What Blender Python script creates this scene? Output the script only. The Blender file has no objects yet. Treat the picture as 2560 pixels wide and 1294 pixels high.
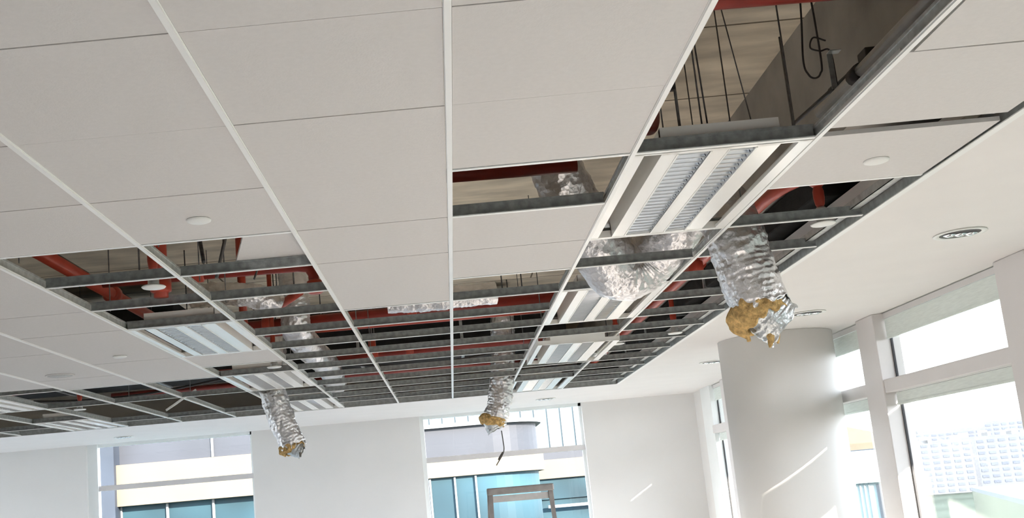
import bpy, bmesh, math, random
from mathutils import Vector, Matrix, noise
random.seed(7)
C = bpy.context.scene.collection
sc = bpy.context.scene

# ------------------------------------------------------------------ camera, sky, sun, exposure
ZC = 2.687            # underside of the suspended ceiling
X0, Y0, CELL = 0.0785, 2.1835, 0.6   # grid origin: the runner that stands upright in the photo
cam_d = bpy.data.cameras.new('camera')
cam = bpy.data.objects.new('camera', cam_d); C.objects.link(cam)
F_PX, CX, CY = 2683.3, 1033.4, 755.0
cam_d.sensor_width = 36.0
cam_d.lens = F_PX / 2560 * 36.0
cam_d.shift_x = (1280 - CX) / 2560
cam_d.shift_y = (CY - 647) / 2560
cam_d.clip_end = 3000
yaw, pit, rol = -0.0223, 0.1792, -0.0851
fw = Vector((math.sin(yaw) * math.cos(pit), math.cos(yaw) * math.cos(pit), math.sin(pit)))
rt = Vector((math.cos(yaw), -math.sin(yaw), 0)); up = rt.cross(fw)
Rr = math.cos(rol) * rt + math.sin(rol) * up
Uu = -math.sin(rol) * rt + math.cos(rol) * up
cam.matrix_world = Matrix(((Rr.x, Uu.x, -fw.x, 0), (Rr.y, Uu.y, -fw.y, 0), (Rr.z, Uu.z, -fw.z, 1.65), (0, 0, 0, 1)))
sc.camera = cam

world = bpy.data.worlds.new('sky'); sc.world = world; world.use_nodes = True
wn, wl = world.node_tree.nodes, world.node_tree.links
bg = wn['Background']; bg.inputs['Strength'].default_value = 2.6
tc = wn.new('ShaderNodeTexCoord'); sx = wn.new('ShaderNodeSeparateXYZ'); rp = wn.new('ShaderNodeValToRGB')
wl.new(tc.outputs['Generated'], sx.inputs[0]); wl.new(sx.outputs['Z'], rp.inputs[0]); wl.new(rp.outputs[0], bg.inputs[0])
rp.color_ramp.elements[0].position = 0.0; rp.color_ramp.elements[0].color = (0.96, 0.98, 1.0, 1)
rp.color_ramp.elements[1].position = 0.6; rp.color_ramp.elements[1].color = (0.55, 0.76, 1.0, 1)

sun_d = bpy.data.lights.new('sun', 'SUN'); sun = bpy.data.objects.new('sun', sun_d); C.objects.link(sun)
sun_d.energy = 7.0; sun_d.angle = 0.0093; sun_d.color = (1.0, 0.92, 0.80)
SUN_DIR = Vector((-0.53, 0.80, -0.33)).normalized()
sun.rotation_euler = SUN_DIR.to_track_quat('-Z', 'Y').to_euler()

sc.view_settings.view_transform = 'Standard'; sc.view_settings.look = 'None'
sc.view_settings.exposure = 2.14; sc.view_settings.gamma = 1.0; sc.view_settings.use_curve_mapping = False
sc.cycles.max_bounces = 16; sc.cycles.diffuse_bounces = 8; sc.cycles.glossy_bounces = 5; sc.cycles.transparent_max_bounces = 16
sc.cycles.sample_clamp_indirect = 8.0

# ------------------------------------------------------------------ materials
def s2l(c):
    return tuple(((v / 255) / 12.92 if v / 255 <= 0.04045 else ((v / 255 + 0.055) / 1.055) ** 2.4) for v in c)
def mat(name, col, rough=0.6, metal=0.0, vary=0.05, scale=8.0, bump=0.0, bscale=40.0, spec=0.4, stretch=None):
    m = bpy.data.materials.new(name); m.use_nodes = True
    n, l = m.node_tree.nodes, m.node_tree.links
    b = n['Principled BSDF']
    b.inputs['Roughness'].default_value = rough; b.inputs['Metallic'].default_value = metal
    b.inputs['Specular IOR Level'].default_value = spec
    t = n.new('ShaderNodeTexCoord'); nz = n.new('ShaderNodeTexNoise')
    nz.inputs['Scale'].default_value = scale; nz.inputs['Detail'].default_value = 5 if scale > 1.2 else 0.5
    src = t.outputs['Object']
    if stretch:
        mp = n.new('ShaderNodeMapping'); mp.inputs['Scale'].default_value = stretch
        l.new(src, mp.inputs[0]); src = mp.outputs[0]
    l.new(src, nz.inputs['Vector'])
    cr = n.new('ShaderNodeValToRGB')
    cr.color_ramp.elements[0].position = 0.3; cr.color_ramp.elements[1].position = 0.7
    cr.color_ramp.elements[0].color = tuple(max(0, v * (1 - vary)) for v in col) + (1,)
    cr.color_ramp.elements[1].color = tuple(min(1, v * (1 + vary)) for v in col) + (1,)
    l.new(nz.outputs['Fac'], cr.inputs[0]); l.new(cr.outputs[0], b.inputs['Base Color'])
    if bump:
        bn = n.new('ShaderNodeTexNoise'); bn.inputs['Scale'].default_value = bscale; bn.inputs['Detail'].default_value = 4
        l.new(src, bn.inputs['Vector'])
        bp = n.new('ShaderNodeBump'); bp.inputs['Strength'].default_value = bump; bp.inputs['Distance'].default_value = 0.01
        l.new(bn.outputs['Fac'], bp.inputs['Height']); l.new(bp.outputs[0], b.inputs['Normal'])
    return m
def glass_mat(name, tint, ior=1.35):
    m = bpy.data.materials.new(name); m.use_nodes = True
    n, l = m.node_tree.nodes, m.node_tree.links
    n.remove(n['Principled BSDF'])
    tr = n.new('ShaderNodeBsdfTransparent'); tr.inputs[0].default_value = tint + (1,)
    gl = n.new('ShaderNodeBsdfGlossy'); gl.inputs['Roughness'].default_value = 0.02
    fr = n.new('ShaderNodeFresnel'); ge = n.new('ShaderNodeNewGeometry'); io = n.new('ShaderNodeMapRange')
    io.inputs['To Min'].default_value = ior; io.inputs['To Max'].default_value = 1 / ior   # same index on both faces of the pane
    l.new(ge.outputs['Backfacing'], io.inputs['Value']); l.new(io.outputs[0], fr.inputs[0])
    mx = n.new('ShaderNodeMixShader'); l.new(fr.outputs[0], mx.inputs[0]); l.new(tr.outputs[0], mx.inputs[1]); l.new(gl.outputs[0], mx.inputs[2])
    l.new(mx.outputs[0], n['Material Output'].inputs[0])
    return m
def concrete_mat(name, col):
    m = mat(name, col, 0.85, 0, 0.25, 2.2, 0.25, 18, 0.2, (1.0, 3.0, 1.0))
    n, l = m.node_tree.nodes, m.node_tree.links
    b = n['Principled BSDF']; old = b.inputs['Base Color'].links[0].from_socket
    t = n.new('ShaderNodeTexCoord'); br = n.new('ShaderNodeTexBrick')
    br.inputs['Scale'].default_value = 1.0; br.inputs['Brick Width'].default_value = 1.83; br.inputs['Row Height'].default_value = 0.92
    br.inputs['Mortar Size'].default_value = 0.008; br.inputs['Color1'].default_value = (1, 1, 1, 1); br.inputs['Color2'].default_value = (0.88, 0.86, 0.82, 1)
    br.inputs['Mortar'].default_value = (0.25, 0.23, 0.2, 1)
    l.new(t.outputs['Object'], br.inputs['Vector'])
    mx = n.new('ShaderNodeMixRGB'); mx.blend_type = 'MULTIPLY'; mx.inputs[0].default_value = 1
    l.new(old, mx.inputs[1]); l.new(br.outputs['Color'], mx.inputs[2]); l.new(mx.outputs[0], b.inputs['Base Color'])
    return m
M = {}
M['tile'] = mat('mineral_fibre_tile', (0.70, 0.675, 0.655), 0.9, 0, 0.02, 60, 0.10, 160, 0.2)
M['cap'] = mat('white_painted_steel', (0.90, 0.90, 0.88), 0.35, 0, 0.02, 5)
M['galv'] = mat('galvanised_steel', (0.52, 0.54, 0.53), 0.42, 0.4, 0.18, 30, 0.05, 60)
M['tee'] = mat('dark_galvanised_steel', (0.34, 0.36, 0.36), 0.45, 0.4, 0.25, 35, 0.05, 60)  # galvanised steel with its shade put into the colour
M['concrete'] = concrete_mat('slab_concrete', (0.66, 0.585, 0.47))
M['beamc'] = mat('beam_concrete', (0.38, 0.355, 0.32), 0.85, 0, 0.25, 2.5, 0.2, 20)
M['red'] = mat('red_pipe_paint', (0.24, 0.024, 0.015), 0.38, 0, 0.15, 10)
M['redb'] = mat('bright_red_pipe_paint', (0.43, 0.058, 0.032), 0.35, 0, 0.12, 10)
M['plaster'] = mat('painted_plasterboard', (0.84, 0.81, 0.785), 0.85, 0, 0.015, 3, 0.03, 90, 0.2)
M['wall'] = mat('wall_paint', (0.80, 0.785, 0.765), 0.85, 0, 0.015, 2, 0.03, 90, 0.2)
M['column'] = mat('column_paint', (0.82, 0.81, 0.79), 0.8, 0, 0.015, 2, 0.03, 70, 0.2)
M['frame'] = mat('powder_coated_frame', (0.70, 0.67, 0.66), 0.45, 0, 0.02, 4)
M['framew'] = mat('white_window_frame', (0.85, 0.87, 0.86), 0.4, 0, 0.02, 4)
M['gasket'] = mat('black_gasket', (0.05, 0.05, 0.055), 0.6)
M['glass'] = glass_mat('window_glass', (0.970, 0.969, 0.967))
M['blind'] = mat('blind_fabric', (0.74, 0.79, 0.75), 0.8, 0, 0.06, 12, 0.0, 40, 0.2, (1, 1, 14))
M['floor'] = mat('pale_floor_screed', (0.78, 0.75, 0.73), 0.6, 0, 0.08, 1.5, 0.05, 20)
M['dark'] = mat('dark_cable', (0.04, 0.035, 0.035), 0.5, 0, 0.2, 20)
M['rod'] = mat('dull_threaded_steel', (0.12, 0.115, 0.11), 0.5, 0.5, 0.3, 40)
M['alu'] = mat('brushed_aluminium', (0.62, 0.61, 0.60), 0.38, 0.7, 0.08, 20)
M['aludk'] = mat('grey_ladder_metal', (0.33, 0.31, 0.30), 0.45, 0.4, 0.12, 20)
M['mirror'] = mat('polished_louvre_aluminium', (0.80, 0.83, 0.86), 0.16, 1.0, 0.03, 20)
M['lightw'] = mat('white_enamel', (0.93, 0.92, 0.89), 0.25, 0, 0.02, 5, spec=0.6)
M['tube'] = mat('unlit_lamp_tube', (0.85, 0.86, 0.86), 0.2, 0, 0.02)
M['wool'] = mat('yellow_glass_wool', (0.60, 0.40, 0.17), 0.95, 0, 0.4, 45, 1.0, 70, 0.1)
M['white'] = mat('white_plastic', (0.84, 0.84, 0.81), 0.4, 0, 0.02, 6)
M['grille'] = mat('pale_grey_grille', (0.52, 0.52, 0.50), 0.6, 0, 0.15, 150)
def foil(name, tint, rough):
    m = mat(name, tint, rough, 0.92, 0.12, 14, 0.9, 26)
    n, l = m.node_tree.nodes, m.node_tree.links
    v = n.new('ShaderNodeTexVoronoi'); v.inputs['Scale'].default_value = 38
    t = n.new('ShaderNodeTexCoord'); l.new(t.outputs['Object'], v.inputs['Vector'])
    b1 = [x for x in n if x.type == 'BUMP'][0]
    b2 = n.new('ShaderNodeBump'); b2.inputs['Strength'].default_value = 0.5; b2.inputs['Distance'].default_value = 0.008
    l.new(v.outputs['Distance'], b2.inputs['Height']); l.new(b1.outputs[0], b2.inputs['Normal'])
    l.new(b2.outputs[0], n['Principled BSDF'].inputs['Normal'])
    return m
M['foil'] = foil('crumpled_foil', (0.74, 0.725, 0.735), 0.36)
M['liner'] = foil('inner_duct_liner', (0.55, 0.57, 0.58), 0.35)
# outdoors
M['lav'] = mat('lavender_facade_glass', (0.0248, 0.0269, 0.0346), 0.65, 0, 0.12, 0.6, spec=0.5)
M['cream'] = mat('cream_cladding', (0.1356, 0.1032, 0.0692), 0.7, 0, 0.03, 1)
M['teal'] = mat('teal_facade_glass', (0.020, 0.050, 0.066), 0.6, 0, 0.5, 0.35, spec=0.2)
M['paleglass'] = mat('pale_cyan_glass', (0.0837, 0.1085, 0.1116), 0.3, 0, 0.06, 0.5)
M['bwhite'] = mat('white_cladding', (0.1680, 0.1740, 0.1800), 0.6, 0, 0.03, 1)
M['slate'] = mat('slate_blue_cladding', (0.0240, 0.0300, 0.0420), 0.5, 0, 0.25, 0.8)
M['block'] = mat('pale_block_render', (0.1116, 0.1147, 0.1240), 0.8, 0, 0.05, 0.05)  # distance haze put into the pale wall colour
M['blockw'] = mat('block_window_glass', (0.0858, 0.0936, 0.1131), 0.5, 0, 0.1, 0.1)  # glass paled towards the wall tone, haze held in the colour
M['grass'] = mat('dry_grass', (0.0570, 0.0630, 0.0480), 0.95, 0, 0.3, 0.02, spec=0.0)
M['limeroof'] = mat('pale_lime_render', (0.19, 0.19, 0.125), 0.8, 0, 0.04, 0.1)
M['greyfin'] = mat('grey_green_fin', (0.30, 0.34, 0.33), 0.7, 0, 0.05, 1)

# ------------------------------------------------------------------ mesh helpers
class MB:
    def __init__(s): s.v = []; s.f = []
    def add(s, vs, fs):
        o = len(s.v); s.v += [tuple(v) for v in vs]; s.f += [tuple(i + o for i in f) for f in fs]; return s
    def box(s, a, b):
        x0, y0, z0 = a; x1, y1, z1 = b
        return s.add([(x0, y0, z0), (x1, y0, z0), (x1, y1, z0), (x0, y1, z0), (x0, y0, z1), (x1, y0, z1), (x1, y1, z1), (x0, y1, z1)],
                     [(0, 3, 2, 1), (4, 5, 6, 7), (0, 1, 5, 4), (1, 2, 6, 5), (2, 3, 7, 6), (3, 0, 4, 7)])
    def prism(s, prof, length, axis='y', at=(0, 0, 0)):
        n = len(prof); vs = []
        for k in (0, length):
            for p, q in prof:
                vs.append({'y': (p, k, q), 'x': (k, p, q), 'z': (p, q, k)}[axis])
        vs = [(a + at[0], b + at[1], c + at[2]) for a, b, c in vs]
        fs = [(i, (i + 1) % n, n + (i + 1) % n, n + i) for i in range(n)] + [tuple(range(n))[::-1], tuple(range(n, 2 * n))]
        return s.add(vs, fs)
    def tube(s, pts, r, n=12, cap=True):
        pts = [Vector(p) for p in pts]; rs = r if isinstance(r, (list, tuple)) else [r] * len(pts)
        o = len(s.v); u = None
        for i, p in enumerate(pts):
            t = (pts[min(i + 1, len(pts) - 1)] - pts[max(i - 1, 0)]).normalized()
            if u is None:
                u = t.orthogonal().normalized()
            else:
                u = (u - t * u.dot(t)).normalized()
            w = t.cross(u)
            for k in range(n):
                a = 2 * math.pi * k / n
                s.v.append(tuple(p + (u * math.cos(a) + w * math.sin(a)) * rs[i]))
        for i in range(len(pts) - 1):
            for k in range(n):
                s.f.append((o + i * n + k, o + i * n + (k + 1) % n, o + (i + 1) * n + (k + 1) % n, o + (i + 1) * n + k))
        if cap:
            s.f.append(tuple(o + k for k in range(n))[::-1]); s.f.append(tuple(o + (len(pts) - 1) * n + k for k in range(n)))
        return s
    def lathe(s, prof, n=32, at=(0, 0, 0)):
        o = len(s.v)
        for r, z in prof:
            for k in range(n):
                a = 2 * math.pi * k / n; s.v.append((at[0] + r * math.cos(a), at[1] + r * math.sin(a), at[2] + z))
        for i in range(len(prof) - 1):
            for k in range(n):
                s.f.append((o + i * n + k, o + i * n + (k + 1) % n, o + (i + 1) * n + (k + 1) % n, o + (i + 1) * n + k))
        s.f.append(tuple(o + k for k in range(n))[::-1]); s.f.append(tuple(o + (len(prof) - 1) * n + k for k in range(n)))
        return s
    def build(s, name, m, parent=None, smooth=False, bevel=0.0):
        me = bpy.data.meshes.new(name); me.from_pydata(s.v, [], s.f); me.update()
        bm = bmesh.new(); bm.from_mesh(me); bmesh.ops.recalc_face_normals(bm, faces=bm.faces); bm.to_mesh(me); bm.free()
        me.materials.append(m)
        if smooth:
            for p in me.polygons: p.use_smooth = True
        ob = bpy.data.objects.new(name, me); C.objects.link(ob)
        if bevel:
            bv = ob.modifiers.new('bevel', 'BEVEL'); bv.width = bevel; bv.segments = 2; bv.limit_method = 'ANGLE'
        if parent: ob.parent = parent
        return ob
def tag(o, label, cat, group=None):
    o['label'] = label; o['category'] = cat
    if group: o['group'] = group
    return o
def thing(name, label, cat, loc=(0, 0, 0), rz=0.0, group=None):
    o = bpy.data.objects.new(name, None); C.objects.link(o); o.location = loc; o.rotation_euler = (0, 0, rz)
    o.empty_display_size = 0.05
    return tag(o, label, cat, group)
def struct(o): o['kind'] = 'structure'; return o
def copy_tree(o, parent=None):
    c = o.copy(); C.objects.link(c); c.parent = parent
    for ch in list(o.children): copy_tree(ch, c)
    return c
def bez(pts, n=8):
    pts = [Vector(p) for p in pts]; out = []
    P = [pts[0] * 2 - pts[1]] + pts + [pts[-1] * 2 - pts[-2]]
    for i in range(1, len(P) - 2):
        for k in range(n):
            t = k / n; a, b, c, d = P[i - 1], P[i], P[i + 1], P[i + 2]
            out.append(0.5 * ((2 * b) + (c - a) * t + (2 * a - 5 * b + 4 * c - d) * t * t + (3 * b - a - 3 * c + d) * t ** 3))
    out.append(pts[-1]); return out
def RX(k): return X0 + CELL * k
def RY(r): return Y0 + CELL * r
ORD = ['zeroth', 'first', 'second', 'third', 'fourth', 'fifth', 'sixth', 'seventh', 'eighth', 'ninth', 'tenth', 'eleventh', 'twelfth', 'thirteenth', 'fourteenth', 'fifteenth', 'sixteenth', 'seventeenth']
def sees(p):
    d = Vector(p) - Vector((0, 0, 1.65)); z = d.dot(fw)
    if z < 0.1: return None
    return (CX + F_PX * d.dot(Rr) / z, CY - F_PX * d.dot(Uu) / z)
def inframe(pts):
    q = [sees(p) for p in pts]
    if any(a is None for a in q): return False
    return max(a[0] for a in q) > 0 and min(a[0] for a in q) < 2560 and max(a[1] for a in q) > 0 and min(a[1] for a in q) < 1294

# ------------------------------------------------------------------ the setting
XW, YF, XL, YB = 3.22, 14.1, -10.0, -4.0
ZS = 3.62          # underside of the concrete slab
GX1, GY1 = RX(3), RY(16)
struct(MB().box((XL - .2, YB - .2, -0.2), (XW + .2, YF + .2, 0)).build('floor', M['floor']))
struct(MB().box((XL - .3, YB - .3, ZS), (XW + .3, YF + .3, ZS + .3)).build('concrete_slab', M['concrete']))
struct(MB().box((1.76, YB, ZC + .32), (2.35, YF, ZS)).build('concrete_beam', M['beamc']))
# plaster soffit: right-hand band and far band, one board with an upstand along the grid opening
so = MB()
so.box((GX1 + .022, YB, ZC - .004), (XW, YF, ZC + .012))
so.box((XL, GY1 + .022, ZC - .004), (GX1 + .022, YF, ZC + .012))
so.box((XL, YB, ZC), (GX1 + .022, RY(-3), ZC + .012))
so.box((GX1 + .022, YB, ZC + .012), (GX1 + .034, YF, ZC + .16))
struct(so.build('ceiling', M['plaster']))
# far wall with two window openings
WIN = [(-4.78, -2.585), (-.37, 1.757)]
fwm = MB(); xs = [XL] + [v for w in WIN for v in w] + [XW + .2]
for i in range(0, len(xs), 2): fwm.box((xs[i], YF, 0), (xs[i + 1], YF + .2, ZS))
for a, b in WIN:
    fwm.box((a, YF, 0), (b, YF + .2, .75)); fwm.box((a, YF, ZC), (b, YF + .2, ZS))
struct(fwm.build('wall_far', M['wall']))
lw = MB(); lw.box((XL - .2, YB, 0), (XL, 9.6, ZS)); lw.box((XL - .2, 9.6, 0), (XL, YF, .8)); lw.box((XL - .2, 9.6, ZC), (XL, YF, ZS))
for y in (11.2, 12.8, 13.9): lw.box((XL - .2, y, .6), (XL, y + .2, ZC))
struct(lw.build('wall_left', M['wall']))
bw = MB(); bw.box((XL, YB - .2, 0), (XW + .2, YB, ZS))
struct(bw.build('wall_back', M['wall']))
# right wall: sill, spandrel above the ceiling, posts
rw = MB(); rw.box((XW, YB, 0), (XW + .2, YF, .75)); rw.box((XW, YB, ZC + .01), (XW + .2, YF, ZS)); rw.box((XW, 13.6, .75), (XW + .2, YF, ZC + .01)); rw.box((XW, YB, .75), (XW + .2, -2.2, ZC + .01))
struct(rw.build('wall_right', M['wall']))
POSTS = [-.49, 1.64, 3.77, 5.915, 8.04, 10.17, 12.3]
spans = []
edges = [-2.2] + [v for p in POSTS for v in (p - .165, p + .165)] + [13.12]
struct(MB().box((XW - .03, 13.12, .75), (XW + .12, 13.6, ZC - .004)).build('trim_0', M['framew']))
for i, p in enumerate(POSTS):
    t = struct(MB().box((XW - .06, p - .165, .75), (XW + .12, p + .165, ZC - .005)).build('trim_%d' % (i + 1), M['frame'], bevel=.006))
n = 0
for i in range(0, len(edges), 2):
    a, b = edges[i], edges[i + 1]; n += 1
    w = bpy.data.objects.new('window_%d' % n, None); C.objects.link(w); w.location = (XW, (a + b) / 2, 0); struct(w)
    h = (b - a) / 2
    MB().box((-.05, -h, 2.105), (.10, h, 2.20)).build('transom', M['frame'], w, bevel=.005)
    f = MB()
    for z0, z1 in ((.75, .83), (ZC - .045, ZC - .006)): f.box((.02, -h, z0), (.10, h, z1))
    f.build('window_frame', M['frame'], w)
    g = MB()
    for z0, z1 in ((.83, 2.105), (2.20, ZC - .045)):
        g.box((.045, -h, z0), (.06, -h + .012, z1)); g.box((.045, h - .012, z0), (.06, h, z1))
        g.box((.045, -h, z0), (.06, h, z0 + .01)); g.box((.045, -h, z1 - .01), (.06, h, z1))
    g.build('gasket', M['gasket'], w)
    for z0, z1 in ((.835, 2.10), (2.205, ZC - .05)):
        MB().box((.05, -h + .01, z0), (.056, h - .01, z1)).build('pane', M['glass'], w)
    for z0, z1 in ((2.50, ZC - .05), (2.02, 2.10)):
        bm_ = MB().box((.020, -h + .015, z0), (.024, h - .015, z1)); bm_.box((.014, -h + .015, z0 - .008), (.030, h - .015, z0 + .006))
        bm_.build('roller_blind', M['blind'], w)
    cd = MB(); cd.tube([(.012, -h + .13, ZC - .05), (.012, -h + .13, 1.2)], .0015, 6); cd.build('blind_cord', M['white'], w)
# far wall windows
for k, (a, b) in enumerate(WIN):
    n += 1
    w = bpy.data.objects.new('window_%d' % n, None); C.objects.link(w); w.location = ((a + b) / 2, YF, 0); struct(w)
    h = (b - a) / 2
    f = MB()
    f.box((-h, .05, .75), (-h + (.13 if k == 0 else .05), .16, ZC)); f.box((h - .035, .09, .75), (h, .16, ZC)); f.box((-h, .09, ZC - .04), (h, .16, ZC)); f.box((-h, .09, .75), (h, .16, .81))
    f.build('window_frame', M['framew'], w)
    MB().box((-h, .07, 2.075), (h, .16, 2.14)).build('transom', M['frame'], w)
    for z0, z1 in ((.81, 2.075), (2.14, ZC - .04)):
        MB().box((-h + (.13 if k == 0 else .05), .12, z0), (h - .035, .126, z1)).build('pane', M['glass'], w)
# unseen canopy added to cut the sun, slotted to throw a thin sun line
cn = MB(); cn.box((XW + .2, YB, 3.35), (5.37, YF + .3, 3.365)); cn.box((5.42, YB, 3.35), (6.15, YF + .3, 3.365))
for y in range(-4, 15, 3): cn.box((XW + .2, y, 3.365), (6.15, y + .06, 3.43))
struct(cn.build('window_canopy', M['bwhite']))
# round column
col = MB().lathe([(.445, 0), (.445, ZC - .006)], 96, (2.705, 8.76, 0)).build('round_column', M['column'], smooth=False)
for p in col.data.polygons: p.use_smooth = len(p.vertices) == 4
tag(col, 'round white painted column between the torn duct and the window wall', 'column'); col['kind'] = 'structure'

# ------------------------------------------------------------------ ceiling grid
def runner_mesh(y0, y1):
    cap = MB().box((-.0075, y0, -.006), (.0075, y1, 0)); cap.box((-.010, y0, 0), (.010, y1, .003))
    web = MB().box((-.0012, y0, .003), (.0012, y1, .040)); web.box((-.005, y0, .034), (.005, y1, .043))
    return cap, web
RL = {3: None, 2: 'white ceiling runner along the right edge of the right-hand louvred lights',
      1: 'white ceiling runner along the left edge of the right-hand louvred lights',
      0: 'white ceiling runner that stands upright near the middle of the photo',
      -1: 'white ceiling runner, first left of the upright one',
      -2: 'white ceiling runner, second left of the upright one',
      -3: 'white ceiling runner, third left of the upright one',
      -4: 'white ceiling runner, fourth left of the upright one',
      -5: 'white ceiling runner, fifth left of the upright one',
      -6: 'white ceiling runner, sixth left of the upright one',
      -7: 'white ceiling runner, seventh left of the upright one', -8: 'white ceiling runner, eighth left of the upright one'}
capm, webm = runner_mesh(RY(-3), GY1)
proto_r = None
for k in range(2, -9, -1):
    if proto_r is None:
        r = thing('ceiling_runner', RL[k], 'ceiling runner', (RX(k), 0, ZC), 0, 'white main runners of the ceiling grid'); proto_r = r
        capm.build('face_cap', M['cap'], r); webm.build('web', M['galv'], r)
    else:
        r = copy_tree(proto_r); r.location = (RX(k), 0, ZC); r['label'] = RL[k]
# edge trims
et = thing('edge_trim', 'white edge trim with grey channel where the open grid meets the right soffit', 'trim', (GX1, 0, ZC))
MB().box((-.004, RY(-3), -.008), (.026, GY1 + .03, -.004)).build('face_strip', M['cap'], et)
MB().box((.006, RY(-3), -.004), (.009, GY1, .05)).build('upstand', M['galv'], et)
ch = MB(); ch.box((-.058, RY(-3), .028), (-.055, GY1, .062)); ch.box((-.058, RY(-3), .028), (-.018, GY1, .031)); ch.box((-.021, RY(-3), .028), (-.018, GY1, .062))
ch.build('channel', M['galv'], et)
ef = thing('edge_trim', 'white edge trim along the far soffit above the two far windows', 'trim', (0, GY1, ZC))
MB().box((XL, -.004, -.008), (GX1, .026, -.004)).build('face_strip', M['cap'], ef)
MB().box((XL, .006, -.004), (GX1, .009, .05)).build('upstand', M['galv'], ef)

# ------------------------------------------------------------------ what fills each cell: T tile, L light (two rows), O open
STRIPS = {2: 'strip beside the right soffit', 1: 'strip of louvred lights on the right', 0: 'strip right of the upright runner',
          -1: 'strip left of the upright runner', -2: 'strip second left of the upright runner', -3: 'strip of lights on the left',
          -4: 'strip just left of the left lights', -5: 'second strip left of the left lights', -6: 'third strip left of the left lights',
          -7: 'far left strip of lights', -8: 'strip beyond the far left lights', -9: 'outermost left strip'}
cells = {}
def fill(k, spec, r0=-3):
    for i, c in enumerate(spec): cells[(k, r0 + i)] = c
fill(2, 'TTTTTT' + 'O' * 13)
fill(1, 'OOOOO' + 'LL' + 'OO' + 'LL' + 'O' + 'ZZ' + 'OOO' + 'LL')
fill(0, 'TTTTT' + 'O' + 'TT' + 'O' * 11)
fill(-1, 'TTTTTTTTT' + 'O' * 10)
fill(-2, 'TTTTTT' + 'O' * 13)
fill(-3, 'TTTTTT' + 'OOO' + 'LL' + 'T' + 'O' + 'LL' + 'OO' + 'LL')
for k in (-4, -5, -6): fill(k, 'T' * 13 + 'O' * 6)
fill(-7, 'T' * 11 + 'OO' + 'LL' + 'OO' + 'LL')
fill(-8, 'T' * 13 + 'O' * 6)
fill(-9, 'T' * 13 + 'O' * 6)

# tiles
TW, TL_, TT = CELL - .0215, CELL - .0045, .015
tile_me = None; offm = MB(); counts = {}
moved = {(2, -1): (-.012, -.022, 0, .0), (2, 1): (-.016, -.075, .0, .0), (2, 0): (.014, -.078, .0, -.012), (-6, 9): (.0, -.12, .012, .06)}
for (k, r) in sorted(cells, key=lambda q: (-q[0], q[1])):
    if cells[(k, r)] != 'T': continue
    cx, cy = RX(k) + CELL / 2, RY(r) + CELL / 2
    cor = [(cx + sx_ * .3, cy + sy_ * .3, ZC) for sx_ in (-1, 1) for sy_ in (-1, 1)]
    if not inframe(cor):
        offm.box((cx - TW / 2, cy - TL_ / 2, ZC), (cx + TW / 2, cy + TL_ / 2, ZC + TT)); continue
    counts[k] = counts.get(k, 0) + 1
    if tile_me is None:
        o = MB().box((-TW / 2, -TL_ / 2, 0), (TW / 2, TL_ / 2, TT)).build('ceiling_tile', M['tile']); tile_me = o.data
    else:
        o = bpy.data.objects.new('ceiling_tile', tile_me); C.objects.link(o)
    dx, dy, dz, rz = moved.get((k, r), (0, 0, 0, 0))
    o.location = (cx + dx, cy + dy, ZC + dz + .0004 * ((k * 7 + r * 3) % 5)); o.rotation_euler = (0, 0, rz)
    lab = '%s off-white ceiling tile from the top, %s' % (ORD[counts[k]], STRIPS[k])
    tag(o, lab, 'ceiling tile', 'off-white ceiling tiles laid in the grid')
struct(offm.build('ceiling', M['tile']))
# the loose tile lying askew on top of the grid
o = MB().box((-TW / 2, -TL_ / 2, 0), (TW / 2, TL_ / 2, TT)).build('ceiling_tile', M['tile'])
o.location = (-.525, 4.44, ZC + .047); o.rotation_euler = (0, 0, .258)
tag(o, 'loose off-white ceiling tile lying askew on top of the open grid at left', 'ceiling tile')
lone = [q for q in bpy.data.objects if q.name.startswith('ceiling_tile') and q.location.x < RX(-2) and q.location.x > RX(-3) and q.location.y > RY(8)]
for q in lone: q['label'] = 'single off-white ceiling tile left between two light fittings in the left strip'; 

# cross tees
proto_t = None; tc_ = {}
for (k, r) in sorted(cells, key=lambda q: (-q[0], q[1])):
    here = cells[(k, r)]; prev = cells.get((k, r - 1), here)
    if here == 'T' and prev == 'T': continue
    if (here == prev) and here in 'LZ':
        if cells.get((k, r + 1), '') != here: continue
    if r < -2 or (k == 1 and r < 2): continue
    if k <= -4 and here == 'O' and r in (11, 13, 14): continue      # tees taken out of the far left bays
    a = [(RX(k), RY(r), ZC), (RX(k + 1), RY(r), ZC), (RX(k), RY(r), ZC + .06), (RX(k + 1), RY(r), ZC + .06)]
    if not inframe(a): continue
    if here == 'T' and prev == 'O': pass
    tc_[k] = tc_.get(k, 0) + 1
    lab = '%s steel cross tee from near end, %s' % (ORD[tc_[k]], STRIPS[k])
    if proto_t is None:
        t = thing('cross_tee', lab, 'cross tee', (RX(k) + .0, RY(r), ZC), 0, 'steel cross tees bared where tiles are missing'); proto_t = t
        wb = MB().box((.011, -.0012, .002), (CELL - .011, .0012, .040)); wb.box((.008, -.005, .037), (CELL - .008, .005, .045))
        wb.box((.011, -.013, .0005), (CELL - .011, .013, .003))
        wb.build('web', M['tee'], t)
        MB().box((.009, -.009, -.002), (CELL - .009, .009, .0005)).build('face_strip', M['cap'], t)
    else:
        t = copy_tree(proto_t); t.location = (RX(k), RY(r), ZC); t['label'] = lab

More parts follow.
